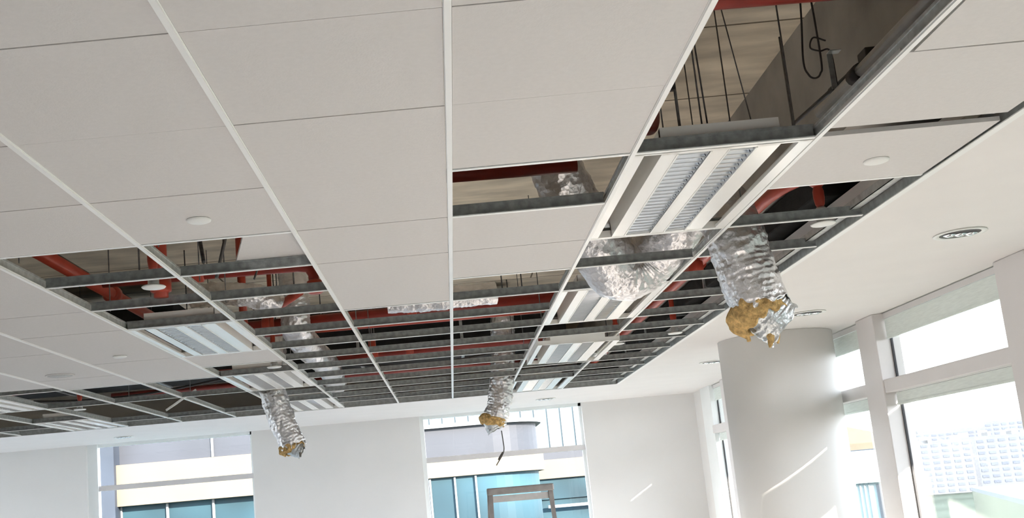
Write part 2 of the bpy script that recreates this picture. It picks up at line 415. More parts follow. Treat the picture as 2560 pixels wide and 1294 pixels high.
# ------------------------------------------------------------------ louvred light fittings (one cell wide, two rows long)
def light_fitting(label):
    L = 2 * CELL - .03; h0 = .022; t = thing('louvre_light', label, 'light fitting', group='louvred light fittings in the ceiling grid')
    W = CELL - .018
    def fx(u): return -W / 2 + W * u
    fl = MB(); fl.box((fx(0), 0, 0), (fx(.055), L, .012)); fl.box((fx(0), 0, .012), (fx(.008), L, .05)); fl.build('side_flange', M['lightw'], t)
    fl = MB(); fl.box((fx(.925), 0, 0), (fx(1), L, .012)); fl.box((fx(.992), 0, .012), (fx(1), L, .05)); fl.build('side_flange', M['lightw'], t)
    b0, b1 = .155, .825
    l1, l2 = (.255, .435), (.545, .69)
    hb = MB()
    hb.box((fx(b0), 0, 0), (fx(l1[0]), L, .006)); hb.box((fx(l1[1]), 0, 0), (fx(l2[0]), L, .006)); hb.box((fx(l2[1]), 0, 0), (fx(b1), L, .006))
    hb.box((fx(b0), 0, .006), (fx(b0) + .003, L, .085)); hb.box((fx(b1) - .003, 0, .006), (fx(b1), L, .085)); hb.box((fx(b0), 0, .085), (fx(b1), L, .088))
    hb.box((fx(b0), 0, 0), (fx(b1), h0, .085)); hb.box((fx(b0), L - h0, 0), (fx(b1), L, .085))
    hb.box((fx(0), 0, .0), (fx(b0), .012, .03)); hb.box((fx(b1), 0, 0), (fx(1), .012, .03)); hb.box((fx(0), L - .012, 0), (fx(b0), L, .03)); hb.box((fx(b1), L - .012, 0), (fx(1), L, .03))
    hb.build('housing', M['lightw'], t)
    for a, b in (l1, l2):
        x0, x1 = fx(a), fx(b)
        rf = MB()
        prof = []
        for q in range(9):
            u = q / 8; prof.append((x0 + (x1 - x0) * u, .074 - .070 * (2 * u - 1) ** 4))
        for q in range(8):
            p, s = prof[q], prof[q + 1]
            rf.add([(p[0], h0, p[1]), (s[0], h0, s[1]), (s[0], L - h0, s[1]), (p[0], L - h0, p[1])], [(0, 1, 2, 3)])
        nb = 23
        for j in range(nb):
            y = h0 + (L - 2 * h0) * (j + .5) / nb
            rf.add([(x0 + .002, y - .002, .002), (x1 - .002, y - .002, .002), (x1 - .010, y - .011, .050), (x0 + .010, y - .011, .050),
                    (x0 + .002, y + .002, .002), (x1 - .002, y + .002, .002), (x1 - .010, y + .011, .050), (x0 + .010, y + .011, .050)],
                   [(0, 1, 2, 3), (4, 7, 6, 5), (0, 4, 5, 1), (3, 2, 6, 7)])
        lo = rf.build('louvre', M['mirror'], t)
        MB().tube([((x0 + x1) / 2, h0 + .01, .058), ((x0 + x1) / 2, L - h0 - .01, .058)], .008, 12).build('lamp_tube', M['tube'], lo, smooth=True)
        bd = MB(); bd.box((x0 - .006, h0, -.002), (x0, L - h0, .002)); bd.box((x1, h0, -.002), (x1 + .006, L - h0, .002)); bd.build('louvre_rim', M['white'], lo)
    return t
LIGHTS = [(1, 2, 0, 0, 'large louvred light fitting with two bright louvres beside the silver ducts'),
          (1, 6, 0, 0, 'white louvred light fitting just beyond the bulging silver duct'),
          (1, 9, -.055, .022, 'louvred light fitting hanging low and tilted, second beyond the bulging duct'),
          (1, 14, 0, 0, 'farthest louvred light fitting in the right strip, by the far soffit'),
          (-3, 6, 0, 0, 'greenish-white louvred light fitting nearest in the left strip of lights'),
          (-3, 10, 0, 0, 'middle louvred light fitting of the left strip, above the hanging duct'),
          (-3, 14, 0, 0, 'farthest louvred light fitting of the left strip, behind the hanging duct'),
          (-7, 10, 0, 0, 'louvred light fitting at the left edge of the photo'),
          (-7, 14, 0, 0, 'louvred light fitting at far left, close to the far soffit')]
proto_l = None
for k, r, dz, tilt, lab in LIGHTS:
    if proto_l is None: t = proto_l = light_fitting(lab)
    else: t = copy_tree(proto_l); t['label'] = lab
    t.location = (RX(k) + CELL / 2, RY(r) + .015, ZC - .003 + dz); t.rotation_euler = (0, tilt, 0)

# ------------------------------------------------------------------ red sprinkler pipes
def pipe(label, pts, r, m='red', couplings=()):
    t = thing('sprinkler_pipe', label, 'pipe', pts[0])
    o = Vector(pts[0]); q = [Vector(p) - o for p in pts]
    MB().tube(q, r, 16).build('pipe_run', M[m], t, smooth=True)
    for q_ in ((pts[0], pts[-1]) if abs(pts[0][2] - pts[-1][2]) < .03 else (pts[0],)):
        w = Vector(q_).lerp(Vector(pts[len(pts) // 2 if len(pts) > 2 else (1 if q_ is pts[0] else 0)]), .18) - o
        MB().tube([(w.x, w.y, w.z + r * .9), (w.x, w.y, ZS - o.z)], .005 if abs(pts[0][2] - pts[-1][2]) < .2 else r, 8).build('hanger', M['rod'] if abs(pts[0][2] - pts[-1][2]) < .2 else M[m], t, smooth=True)
    for i, (a, ax) in enumerate(couplings):
        a = Vector(a) - o; d = Vector({'x': (.03, 0, 0), 'y': (0, .03, 0), 'z': (0, 0, .03)}[ax])
        MB().tube([a - d * 1.3, a - d, a + d, a + d * 1.3], [r * 1.05, r * 1.45, r * 1.45, r * 1.05], 16).build('coupling', M['redb'], t, smooth=True)
    return t
pipe('thick dark red pipe crossing the top of the large opening at right', [(-.2, 2.985, 3.04), (1.74, 3.035, 3.04)], .045)
pipe('red pipe just inside the small opening right of the upright runner', [(-.6, 4.22, 2.93), (.62, 4.26, 2.93)], .03)
pipe('long red pipe running beside the right soffit over the missing tiles', [(1.722, 4.725, 2.935), (1.712, 4.81, 2.935), (1.66, 4.93, 2.93), (1.64, 5.1, 2.93), (1.64, 8.0, 2.93), (1.64, 11.7, 2.93)], .032, 'redb', [((1.64, 6.6, 2.93), 'y')])
pipe('red pipe running away over the leftmost open cells at left', [(-1.88, 4.3, 2.95), (-1.86, 8.6, 2.95)], .036, 'redb', [((-1.87, 6.05, 2.95), 'y')])
pipe('red pipe crossing the open cells at left, ending in a downward elbow', [(-1.82, 5.72, 2.95), (-.75, 5.76, 2.95), (-.69, 5.765, 2.94), (-.665, 5.77, 2.90), (-.66, 5.77, 2.80)], .03, 'red', [((-.66, 5.77, 2.83), 'z'), ((-1.3, 5.74, 2.95), 'x')])
pipe('short slanting red pipe over the left open cells', [(-1.08, 6.95, 2.94), (-.83, 6.42, 2.94)], .026, 'redb')
pipe('upper thick red pipe crossing behind the left light strip and upright runner', [(-1.75, 8.16, 3.05), (1.0, 8.04, 3.05)], .042, 'red', [((-1.32, 8.14, 3.05), 'x'), ((-.2, 8.09, 3.05), 'x')])
pipe('thin bright red pipe below the thick crossing one, left of centre', [(-1.40, 8.50, 3.03), (1.15, 8.50, 3.03)], .02, 'redb')
pipe('far red pipe crossing low beyond the upright runner', [(-1.0, 10.22, 3.03), (1.05, 10.08, 3.03)], .045, 'red', [((-.3, 10.17, 3.03), 'x')])
pipe('farthest dull red pipe crossing near the far soffit', [(-3.6, 11.5, 3.0), (1.2, 11.42, 3.0)], .03, 'red')
pipe('red pipe crossing the dark open cells at far left', [(-5.5, 9.9, 2.92), (-1.9, 9.75, 2.92)], .03, 'red')
for x, y, z0, z1, r, lab in ((-1.30, 7.05, 2.72, 2.95, .028, 'short upright red pipe beside the nearest left light fitting'),
                         (-1.35, 5.15, 2.72, 3.4, .036, 'upright red pipe behind the white sprinkler plate at left'),
                         (-.55, 8.55, 2.74, 2.94, .03, 'short upright red pipe left of the first runner beyond the tiles'),
                         (1.50, 6.1, 2.75, 3.0, .03, 'upright red drop pipe beside the hanging torn duct')):
    pipe(lab, [(x, y, z0), (x, y, z1)], r, 'redb', [((x, y, z0 + .06), 'z')])
# curved dark red hose above the first light
hz = bez([(.66, 4.15, ZS - .005), (.66, 4.12, 3.2), (.70, 4.05, 2.98), (.80, 3.98, 2.98), (.90, 4.05, 2.99), (.95, 4.2, 3.2), (.95, 4.25, ZS - .005)], 8)
tag(MB().tube(hz, .022, 12).build('flexible_hose', M['red'], smooth=True), 'dark red curved hose above the side slot of the large louvred light', 'hose')
# sprinkler heads: white plate under a red drop
HEADS = [(-1.27, 4.72, .30, 'white sprinkler plate on a red drop in the open cells at left'),
         (1.725, 4.66, .34, 'white sprinkler plate under the red valve beside the right soffit'),
         (1.735, 7.93, .26, 'white sprinkler plate near the right soffit, beyond the torn duct'),
         (-1.24, 7.85, .25, 'small white sprinkler plate between the nearest and middle left lights'),
         (1.36, 8.27, .25, 'white sprinkler plate right of the low hanging light fitting'),
         (-3.3, 9.6, .25, 'small white sprinkler plate in the dark open grid at left')]
def head(label):
    t = thing('fire_sprinkler', label, 'sprinkler', group='white sprinkler plates hanging in the open grid')
    MB().lathe([(.004, -.004), (.05, -.003), (.055, .002), (.05, .006), (.012, .008)], 28).build('plate', M['white'], t, smooth=True)
    MB().lathe([(.024, .006), (.026, .02), (.024, .07), (.017, .078)], 20).build('cup', M['alu'], t, smooth=True)
    MB().lathe([(.012, .075), (.02, .09), (.024, .12), (.024, .15), (.018, .17), (.018, ZS - ZC + .004)], 20).build('drop_pipe', M['redb'], t, smooth=True)
    return t
ph = None
for x, y, h, lab in HEADS:
    if ph is None: t = ph = head(lab)
    else: t = copy_tree(ph); t['label'] = lab
    t.location = (x, y, ZC - .008)
    if 'valve' in lab:
        for q in list(t.children):
            if q.name.startswith('drop_pipe'): bpy.data.objects.remove(q)
        MB().lathe([(.012, .075), (.02, .09), (.024, .12), (.024, .15), (.018, .17), (.018, .25)], 20).build('drop_pipe', M['redb'], t, smooth=True)
        MB().lathe([(.02, .17), (.042, .19), (.045, .27), (.03, .262)], 20).build('valve_body', M['redb'], t, smooth=True)
        for q in (-1, 1): MB().box((q * .075 - .028, -.05, .21), (q * .075 + .028, -.045, .228)).build('white_tag', M['white'], t)
# ------------------------------------------------------------------ flexible foil ducts
def sweep(path, r, rings, seg, seed, amp, ridge=.0012, pitch=.028, squash=None, rfun=None, thick=0.0):
    """tube whose surface is wrinkled: helical wire ridges, sags and creases"""
    pts = bez(path, max(2, rings // (len(path) - 1)))
    v, f = [], []; u = None; s = 0.0
    for i, p in enumerate(pts):
        t = (pts[min(i + 1, len(pts) - 1)] - pts[max(i - 1, 0)]).normalized()
        u = t.cross(Vector((0, 0, 1))).normalized() if u is None and abs(t.z) < .95 else (Vector((1, 0, 0)) if u is None else u)
        u = (u - t * u.dot(t)).normalized(); w = t.cross(u)
        if i: s += (p - pts[i - 1]).length
        q = i / (len(pts) - 1); rr = r * (rfun(q) if rfun else 1)
        for k in range(seg):
            a = 2 * math.pi * k / seg
            d = u * math.cos(a) + w * math.sin(a)
            nz = noise.noise(Vector((p + d * r) * 9) + Vector((seed, 0, 0))) * amp * 1.4
            nz += noise.noise(Vector((p + d * r) * 26) + Vector((0, seed, 0))) * amp * .8
            nz -= abs(noise.noise(Vector((p + d * r) * 17) + Vector((0, 0, seed)))) * amp * .9
            nz += noise.noise(Vector((p + d * r) * 55) + Vector((seed, seed, 0))) * amp * .45
            rd = ridge * math.cos(2 * math.pi * (s / pitch + k / seg))
            m = rr + nz + rd
            e = (1, 1) if squash is None else squash(q)
            v.append(tuple(p + u * math.cos(a) * m * e[0] + w * math.sin(a) * m * e[1]))
    n = len(pts)
    for i in range(n - 1):
        for k in range(seg): f.append((i * seg + k, i * seg + (k + 1) % seg, (i + 1) * seg + (k + 1) % seg, (i + 1) * seg + k))
    mb = MB(); mb.add(v, f); return mb, pts
def ragged(ob, z_dir, depth, seed, seg):
    """pull the last ring in and out so that the torn edge is uneven"""
    me = ob.data; n = len(me.vertices)
    for j in range(3):
        for k in range(seg):
            vtx = me.vertices[n - (j + 1) * seg + k]
            a = 2 * math.pi * k / seg
            vtx.co += z_dir * depth * (1 - j / 3) * noise.noise(Vector((math.cos(a) * 2.2, math.sin(a) * 2.2, seed)))
def sol(ob, t=.004):
    m = ob.modifiers.new('thickness', 'SOLIDIFY'); m.thickness = t; m.offset = -1
def torn_duct(label, path, r, seed, amp, end=.10, rfun=None):
    o = Vector(path[0]); P = [Vector(p) - o for p in path]
    t = thing('flexible_duct', label, 'duct', path[0], group='silver flexible air ducts')
    tot = sum((P[i + 1] - P[i]).length for i in range(len(P) - 1))
    mb, pts = sweep(P, r, int(tot / .008), 88, seed, amp, rfun=rfun)
    j = mb.build('foil_jacket', M['foil'], t, smooth=True)
    d = (P[-1] - P[-2]).normalized(); ragged(j, d, r * .5, seed, 88); sol(j, .003)
    e = P[-1]; sd = d.orthogonal().normalized(); s2 = d.cross(sd)
    # exposed yellow wool: a torn, lumpy sleeve, thick on the left and thin on the right
    lf = (Vector((-1, 0, 0)) - d * Vector((-1, 0, 0)).dot(d)).normalized(); fr_ = d.cross(lf)
    vs, fs = [], []; NR, NS = 18, 64
    for i in range(NR):
        q = i / (NR - 1)
        for k in range(NS):
            a = 2 * math.pi * k / NS; dv = lf * math.cos(a) + fr_ * math.sin(a)
            side = .5 + .5 * math.cos(a - .25)
            torn = noise.noise(Vector((math.cos(a) * 2.6, math.sin(a) * 2.6, seed + 3)))
            bulge = math.sin(min(1, q * 1.05) * math.pi) ** .8 * r * (-.06 + .34 * side + .12 * torn)
            rr = r * .86 + bulge + r * .13 * noise.noise(Vector((math.cos(a) * 3, math.sin(a) * 4, q * 4 + seed))) + r * .025 * noise.noise(Vector((math.cos(a) * 11, math.sin(a) * 11, q * 11 + seed)))
            pos = e - d * end * .75 + d * end * (q * (1.15 + .75 * side + .5 * torn)) + dv * rr
            vs.append(tuple(pos))
    for i in range(NR - 1):
        for k in range(NS): fs.append((i * NS + k, i * NS + (k + 1) % NS, (i + 1) * NS + (k + 1) % NS, (i + 1) * NS + k))
    w = MB(); w.add(vs, fs)
    w = w.build('insulation', M['wool'], t, smooth=True); sol(w, .012)
    # inner liner: crumpled sleeve sticking out towards the right, its mouth half collapsed
    rg = -lf
    LP = [e - d * end * .9, e + d * end * .1 + rg * r * .05, e + d * end * .75 + rg * r * .22, e + d * end * 1.35 + rg * r * .48]
    mb, _ = sweep(LP, r * .86, 44, 56, seed + 9, amp * .55, .0018, .024, squash=lambda q: (1 + .02 * q, 1 - .34 * q))
    li = mb.build('inner_liner', M['liner'], t, smooth=True); ragged(li, d, r * .35, seed + 2, 56); sol(li, .003)
    return t, e + o, d, sd, s2
# big duct at right: sags through the strip of lights, climbs over the runner and hangs down torn
big = torn_duct('large silver duct with torn yellow end hanging in front of the column', [(.58, 5.05, 3.50), (.64, 5.12, 3.20), (.77, 5.30, 2.95), (.96, 5.50, 2.72), (1.15, 5.46, 2.80), (1.29, 5.16, 2.94), (1.37, 4.97, 2.88), (1.40, 4.90, 2.74), (1.43, 4.90, 2.56), (1.475, 4.895, 2.375)], .131, 3.0, .008, .085, rfun=lambda q: 1 + .22 * math.exp(-((q - .36) / .13) ** 2))
t, e, d, sd, s2 = big
fl = MB(); base = Vector((0, 0, 0)); P0 = e - Vector(t.location)
for k, (ox, oz, ln, wd) in enumerate(((-.015, .0, .10, .022), (.012, .0, .085, .018))):
    st = P0 + d * .09 + Vector((ox, -.03, -.01)); pts = [st, st + Vector((.006, -.008, -ln * .5)), st + Vector((-.004 + .012 * k, -.004, -ln))]
    fl.tube(bez(pts, 4), [wd, wd * .9, wd * 1.1, wd * .8, wd * .9, wd * .7, wd * .6, wd * .45, .004], 10)
fl.build('wool_tuft', M['wool'], t, smooth=True)
torn_duct('silver duct hanging from the left strip of lights, torn yellow end, over the grey wall', [(-1.50, 9.75, 3.4), (-1.54, 9.7, 3.0), (-1.55, 9.62, 2.75), (-1.50, 9.6, 2.5), (-1.43, 9.6, 2.3), (-1.395, 9.6, 2.19)], .118, 11.0, .010, .055)
tc2 = torn_duct('silver duct hanging in front of the middle far window, brown torn end', [(.62, 10.3, 3.55), (.61, 10.3, 3.2), (.585, 10.3, 2.9), (.55, 10.3, 2.66), (.50, 10.3, 2.45), (.44, 10.3, 2.30)], .115, 21.0, .010, .05)
wr = MB().tube(bez([(.50, 10.25, 2.20), (.505, 10.24, 2.10), (.50, 10.24, 2.0), (.42, 10.23, 1.88)], 6), .005, 8)
wr.tube(bez([(.495, 10.24, 2.0), (.46, 10.24, 1.955), (.445, 10.235, 1.93)], 5), .008, 8)
tag(wr.build('loose_wire', M['rod'], smooth=True), 'loose wire dangling below the torn duct in front of the middle window', 'wire')
def plain_duct(label, path, r, seed, amp=.009):
    tot = sum((Vector(path[i + 1]) - Vector(path[i])).length for i in range(len(path) - 1))
    mb, pts = sweep([Vector(p) for p in path], r, int(tot / .014), 40, seed, amp)
    o = mb.build('flexible_duct', M['foil'], smooth=True); tag(o, label, 'duct', 'silver flexible air ducts'); return o
plain_duct('silver duct lying above the open grid beside the left strip of lights', [(-1.05, 7.85, 3.55), (-1.04, 7.72, 3.2), (-1.05, 7.80, 2.95), (-1.03, 8.3, 2.865), (-1.03, 9.6, 2.87), (-1.13, 11.2, 2.875)], .108, 31.0)
plain_duct('short level silver duct crossing above the upright runner', [(-.33, 7.1, 2.95), (-.1, 7.1, 2.94), (.15, 7.12, 2.95), (.40, 7.16, 2.96)], .075, 41.0, .006)
plain_duct('crumpled silver duct end over the left open cells near the sprinkler plate', [(-1.5, 6.45, 2.98), (-1.3, 6.4, 2.97), (-1.1, 6.42, 2.94), (-.98, 6.5, 2.88)], .075, 51.0, .012)
plain_duct('silver duct over the far open grid beside the right soffit', [(.95, 9.9, 2.88), (1.2, 9.92, 2.88), (1.50, 10.0, 2.88)], .11, 57.0)

# ------------------------------------------------------------------ hanger rods, conduits and odds and ends in the void
rod_me = None
def rod(x, y, label, group=None, z0=ZC + .05, r=.003, tilt=(0, 0)):
    o = MB().tube([(x, y, z0), (x + tilt[0], y + tilt[1], ZS)], r, 8).build('hanger_rod', M['rod'], smooth=True)
    return tag(o, label, 'hanger rod', group)
rod(1.245, 3.48, 'tall hanger rod in the large opening, right of the concrete edge line')
rod(1.10, 3.45, 'slanting hanger wire in the large opening, crossing the concrete edge line', tilt=(-.10, 0), r=.0022)
rod(.965, 3.50, 'hanger rod in the large opening, first left of the slanting wire', tilt=(-.02, 0), r=.003)
rod(.945, 3.50, 'short doubled hanger wire in the large opening beside a black clip', r=.003)
rod(.86, 3.46, 'thick dark hanger rod in the large opening near its left runner', r=.005)
rod(.80, 3.44, 'thin leftmost hanger wire in the large opening', r=.0025)
NAMES = {2: 'runner beside the soffit-side strip', 1: 'runner left of the right-hand lights', 0: 'upright runner', -1: 'first runner left of the upright one', -2: 'second runner left of the upright one', -3: 'third runner left of the upright one', -4: 'fourth runner left of the upright one', -5: 'fifth runner left of the upright one'}
for k, rs in ((-3, (3.5, 5.5, 9.5)), (-2, (3.4, 4.6, 5.6, 9.4)), (-1, (4.3, 5.4, 7.3, 9.2)), (0, (6.5, 8.4, 10.3)), (1, (5.4, 8.3, 11.2)), (2, (3.6, 4.6, 7.2, 9.2)), (-4, (10.5, 12.5)), (-5, (10.6, 12.7))):
    for i, r in enumerate(rs):
        rod(RX(k) + .012, RY(r), '%s hanger rod from near end of the %s' % (ORD[i + 1], NAMES[k]), 'thin hanger rods over the runners')
for i, (x, y, tx, ty) in enumerate(((-1.0, 4.55, -.28, .9), (-.78, 4.3, .1, .1), (-1.02, 4.9, .16, .3), (-.86, 5.0, .2, .6))):
    rod(x, y, ['dark brace slanting left over the open cells at left', 'dark rod beside the loose tile', 'dark brace rising right behind the first left cross tee', 'thin slanting brace beyond the loose tile'][i], tilt=(tx, ty), r=.009 if i != 3 else .005)
# conduits over the runner at the right of the large opening
for x, y0, y1, z, r, m, lab in ((1.446, 4.02, .2, 2.95, .008, 'dark', 'dark conduit running along the right side of the large opening'),
                                (1.39, 3.62, .6, 2.845, .020, 'alu', 'pale grey conduit beside the runner in the large opening'),
                                (1.432, 3.60, .6, 2.875, .009, 'galv', 'thin grey conduit nearest the runner in the large opening')):
    t = thing('conduit', lab, 'conduit', (x, y0, z))
    MB().tube([(0, 0, 0), (.28 if m == 'dark' else 0, y1 - y0, 0)], r, 12).build('tube', M[m], t, smooth=True)
    q = .28 * .35 / (y0 - y1) if m == 'dark' else 0
    MB().tube([(q * .92, -.32, 0), (q * 1.08, -.38, 0)], r * 1.4, 12).build('clamp', M['dark'], t, smooth=True)
bx = MB().box((-.022, -.035, -.022), (.022, .035, .022)).build('junction_box', M['dark'], bevel=.004); bx.location = (1.490, 3.40, 2.95)
tag(bx, 'small black junction box on the dark conduit in the large opening', 'box')
bk = thing('bracket', 'flat steel hanger bracket standing beside the conduits in the large opening', 'bracket', (1.385, 3.45, 2.868))
MB().box((-.009, -.002, 0), (.009, .002, .125)).build('strap', M['tee'], bk); MB().box((-.009, -.03, .123), (.03, .002, .127)).build('hook', M['galv'], bk)
lp = bez([(1.36, 3.5, 3.6), (1.335, 3.5, 3.2), (1.315, 3.5, 3.0), (1.325, 3.5, 2.945), (1.345, 3.5, 2.93), (1.365, 3.5, 2.945), (1.375, 3.5, 3.0), (1.372, 3.5, 3.3), (1.37, 3.5, 3.6)], 8)
tag(MB().tube(lp, .0035, 8).build('cable_loop', M['dark'], smooth=True), 'dark cable hanging in a loop in the large opening', 'cable')
l2 = bez([(1.40, 3.5, 3.06), (1.36, 3.5, 3.075), (1.345, 3.5, 3.04), (1.375, 3.5, 3.025), (1.41, 3.5, 3.02), (1.415, 3.5, 2.9)], 7)
tag(MB().tube(l2, .003, 8).build('cable', M['dark'], smooth=True), 'curled thin cable beside the hanging loop in the large opening', 'cable')
cl = thing('clip', 'black clip at the foot of the doubled hanger wire', 'clip', (.96, 3.495, 2.765)); MB().box((-.016, -.01, -.02), (.016, .01, .02)).build('body', M['dark'], cl, bevel=.004)
cb = thing('clamp', 'small dark beam clamp on the thick hanger rod', 'clamp', (.84, 3.46, 2.93)); MB().box((-.03, -.012, -.012), (.02, .012, .014)).build('jaw', M['dark'], cb, bevel=.003); MB().tube([(-.03, 0, .0), (-.03, 0, .04)], .005, 8).build('bolt', M['rod'], cb)
# loose white batten dangling at left
bt = MB().tube([(-2.465, 9.4, 2.586), (-2.19, 9.4, 2.745)], .012, 4).build('batten', M['cap']); tag(bt, 'loose white batten dangling from the open grid at left', 'batten')
# cables slung in the void on the far left
for i, (a, b, sag) in enumerate((((-4.4, 9.0, 2.95), (-2.0, 9.2, 2.98), .08), ((-4.5, 10.4, 2.93), (-1.9, 10.2, 2.95), .10), ((-.9, 10.2, 2.95), (.5, 10.1, 2.93), .06))):
    p = [Vector(a).lerp(Vector(b), q / 6) - Vector((0, 0, sag * math.sin(math.pi * q / 6))) for q in range(7)]
    tag(MB().tube(bez(p, 4), .012, 8).build('cable', M['dark'], smooth=True), ['near dark cable slung over the open grid at left', 'far dark cable slung over the open grid at left', 'dark cable slung beyond the upright runner'][i], 'cable')
# black boxes added to darken the ceiling void
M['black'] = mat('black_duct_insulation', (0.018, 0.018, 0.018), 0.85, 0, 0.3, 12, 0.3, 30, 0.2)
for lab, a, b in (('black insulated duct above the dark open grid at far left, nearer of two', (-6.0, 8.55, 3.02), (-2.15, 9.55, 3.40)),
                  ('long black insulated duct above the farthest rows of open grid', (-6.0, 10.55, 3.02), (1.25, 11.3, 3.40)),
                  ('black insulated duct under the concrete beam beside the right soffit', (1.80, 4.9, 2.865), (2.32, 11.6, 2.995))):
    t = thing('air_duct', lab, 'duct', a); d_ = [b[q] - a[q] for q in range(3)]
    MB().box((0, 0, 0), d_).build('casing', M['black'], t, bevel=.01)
    ax = 0 if d_[0] > d_[1] else 1; n_ = int(d_[ax] / 1.2)
    for q in range(1, n_ + 1):
        p = q * d_[ax] / (n_ + 1)
        lo = [-.012, -.012, -.012]; hi = [d_[0] + .012, d_[1] + .012, d_[2] + (.012 if b[2] < 2.99 or a[2] > 3 else .004)]
        lo[ax], hi[ax] = p - .015, p + .015
        MB().box(lo, hi).build('flange', M['tee'], t)
    if a[2] > 3:
        for q in (.15, .5, .85): MB().tube([(d_[0] * q, d_[1] * .5, d_[2]), (d_[0] * q, d_[1] * .5, ZS - a[2])], .006, 8).build('hanger', M['rod'], t)

# ------------------------------------------------------------------ discs and downlights in the ceiling
for x, y, k, lab in ((-.822, 3.694, 1.0, 'white round cover disc in the tile before the left opening'), (1.598, 3.723, 1.0, 'white round cover disc in the tile beside the right soffit'), (-2.04, 6.71, 1.0, 'white round cover disc on the tiles at far left')):
    o = MB().lathe([(.0435, 0), (.044, -.002), (.043, -.006), (.036, -.009), (.004, -.0095)], 36).build('cover_disc', M['white'], smooth=True)
    o.location = (x, y, ZC - .0005); tag(o, lab, 'cover disc', 'white round cover discs on ceiling tiles')
sp = thing('ceiling_speaker', 'grey round speaker grille in the tiles at far left', 'speaker', (-2.656, 7.34, ZC))
MB().lathe([(.085, 0), (.085, -.004), (.004, -.006)], 36).build('grille', M['grille'], sp, smooth=True); MB().lathe([(.100, 0), (.098, -.005), (.086, -.005), (.086, 0)], 36).build('rim', M['tile'], sp)
def downlight(label):
    t = thing('downlight', label, 'downlight', group='round downlights in the plaster soffit')
    pr = [(.098, 0), (.118, -.001), (.122, -.004), (.116, -.008), (.100, -.007), (.094, -.003)]
    MB().lathe(pr, 40).build('trim_ring', M['white'], t, smooth=True)
    MB().lathe([(.093, -.0045), (.07, -.0035), (.004, -.0035)], 36).build('reflector', M['dark'], t)
    for s in (-1, 0, 1): MB().lathe([(.030, -.004), (.028, -.010), (.014, -.016), (.003, -.017)], 20, (s * .052, 0, 0)).build('lamp', M['mirror'], t, smooth=True)
    return t
pd = None
for x, y, lab in ((2.55, 5.15, 'round downlight with three lamps in the right soffit, nearest'), (2.573, 7.49, 'second round downlight in the right soffit, beside the torn duct'), (2.571, 10.31, 'third round downlight in the right soffit, left of the column'), (1.2, 13.0, 'small round downlight in the far soffit above the middle window'), (-4.0, 13.2, 'small round downlight in the far soffit above the left window')):
    if pd is None: t = pd = downlight(lab)
    else: t = copy_tree(pd); t['label'] = lab
    t.location = (x, y, ZC - .004)

# ------------------------------------------------------------------ stepladder
ld = thing('step_ladder', 'grey metal stepladder standing before the middle far window', 'ladder', (.447, 7.4, 0))
ZT = 1.655
for s in (-1, 1):
    MB().tube([(s * .27, -.34, 0), (s * .200, -.01, ZT - .02)], .019, 4).build('front_rail', M['aludk'], ld)
    MB().tube([(s * .29, .52, 0), (s * .212, .03, ZT - .03)], .016, 4).build('rear_leg', M['aludk'], ld)
    MB().box((s * .27 - .03, -.37, 0), (s * .27 + .03, -.31, .03)).build('foot', M['dark'], ld)
    MB().box((s * .29 - .03, .49, 0), (s * .29 + .03, .55, .03)).build('foot', M['dark'], ld)
MB().box((-.225, -.05, ZT - .035), (.225, .06, ZT + .012)).build('top_cap', M['aludk'], ld, bevel=.008)
MB().box((-.20, -.012, ZT - .085), (.20, .012, ZT - .042)).build('top_brace', M['alu'], ld)
for i in range(1, 6):
    z = ZT * i / 6.2; q = z / ZT; y = -.34 + .33 * q; hw = .27 - .07 * q
    MB().box((-hw, y - .04, z - .012), (hw, y + .05, z + .012)).build('tread', M['alu'], ld)

# ------------------------------------------------------------------ outdoors
struct(MB().box((-900, -900, -21), (900, 1400, -20)).build('ground', M['grass']))
def facade_building(name, label, x0, x1, y, bands, mull, depth=12):
    t = thing(name, label, 'building', ((x0 + x1) / 2, y, -20)); w = (x1 - x0) / 2
    MB().box((-w, .3, 0), (w, depth, bands[-1][1] + 20)).build('core', M['bwhite'], t)
    for z0, z1, m, out, nm in bands: MB().box((-w, -out, z0 + 20), (w, .35, z1 + 20)).build(nm, M[m], t)
    for x, z0, z1, m in mull: MB().box((x - (x0 + x1) / 2 - .04, -.12, z0 + 20), (x - (x0 + x1) / 2 + .04, .0, z1 + 20)).build('mullion', M[m], t)
    return t
fb = facade_building('office_building', 'glass office building with cream band, seen through the left far window', -24, -4.6, 40,
    [(-20, 2.22, 'teal', 0, 'lower_glass'), (2.22, 3.72, 'cream', .5, 'cream_band'), (3.72, 9.0, 'lav', .05, 'upper_glass'), (9.0, 9.6, 'bwhite', .3, 'parapet')],
    [(-10.57, -20, 2.2, 'bwhite'), (-8.86, -20, 2.2, 'bwhite'), (-8.80, 3.75, 9, 'bwhite'), (-12.3, -20, 2.2, 'bwhite'), (-14.1, -20, 2.2, 'bwhite'), (-7.1, -20, 2.2, 'bwhite'), (-5.4, -20, 2.2, 'bwhite')])
pl = MB().box((-.42, -.75, 0), (.42, .3, 29)).build('pilaster', M['slate'], fb); pl.location = (-12.72 + 14.3, 0, 0)  # dark upright strip standing proud of the facade
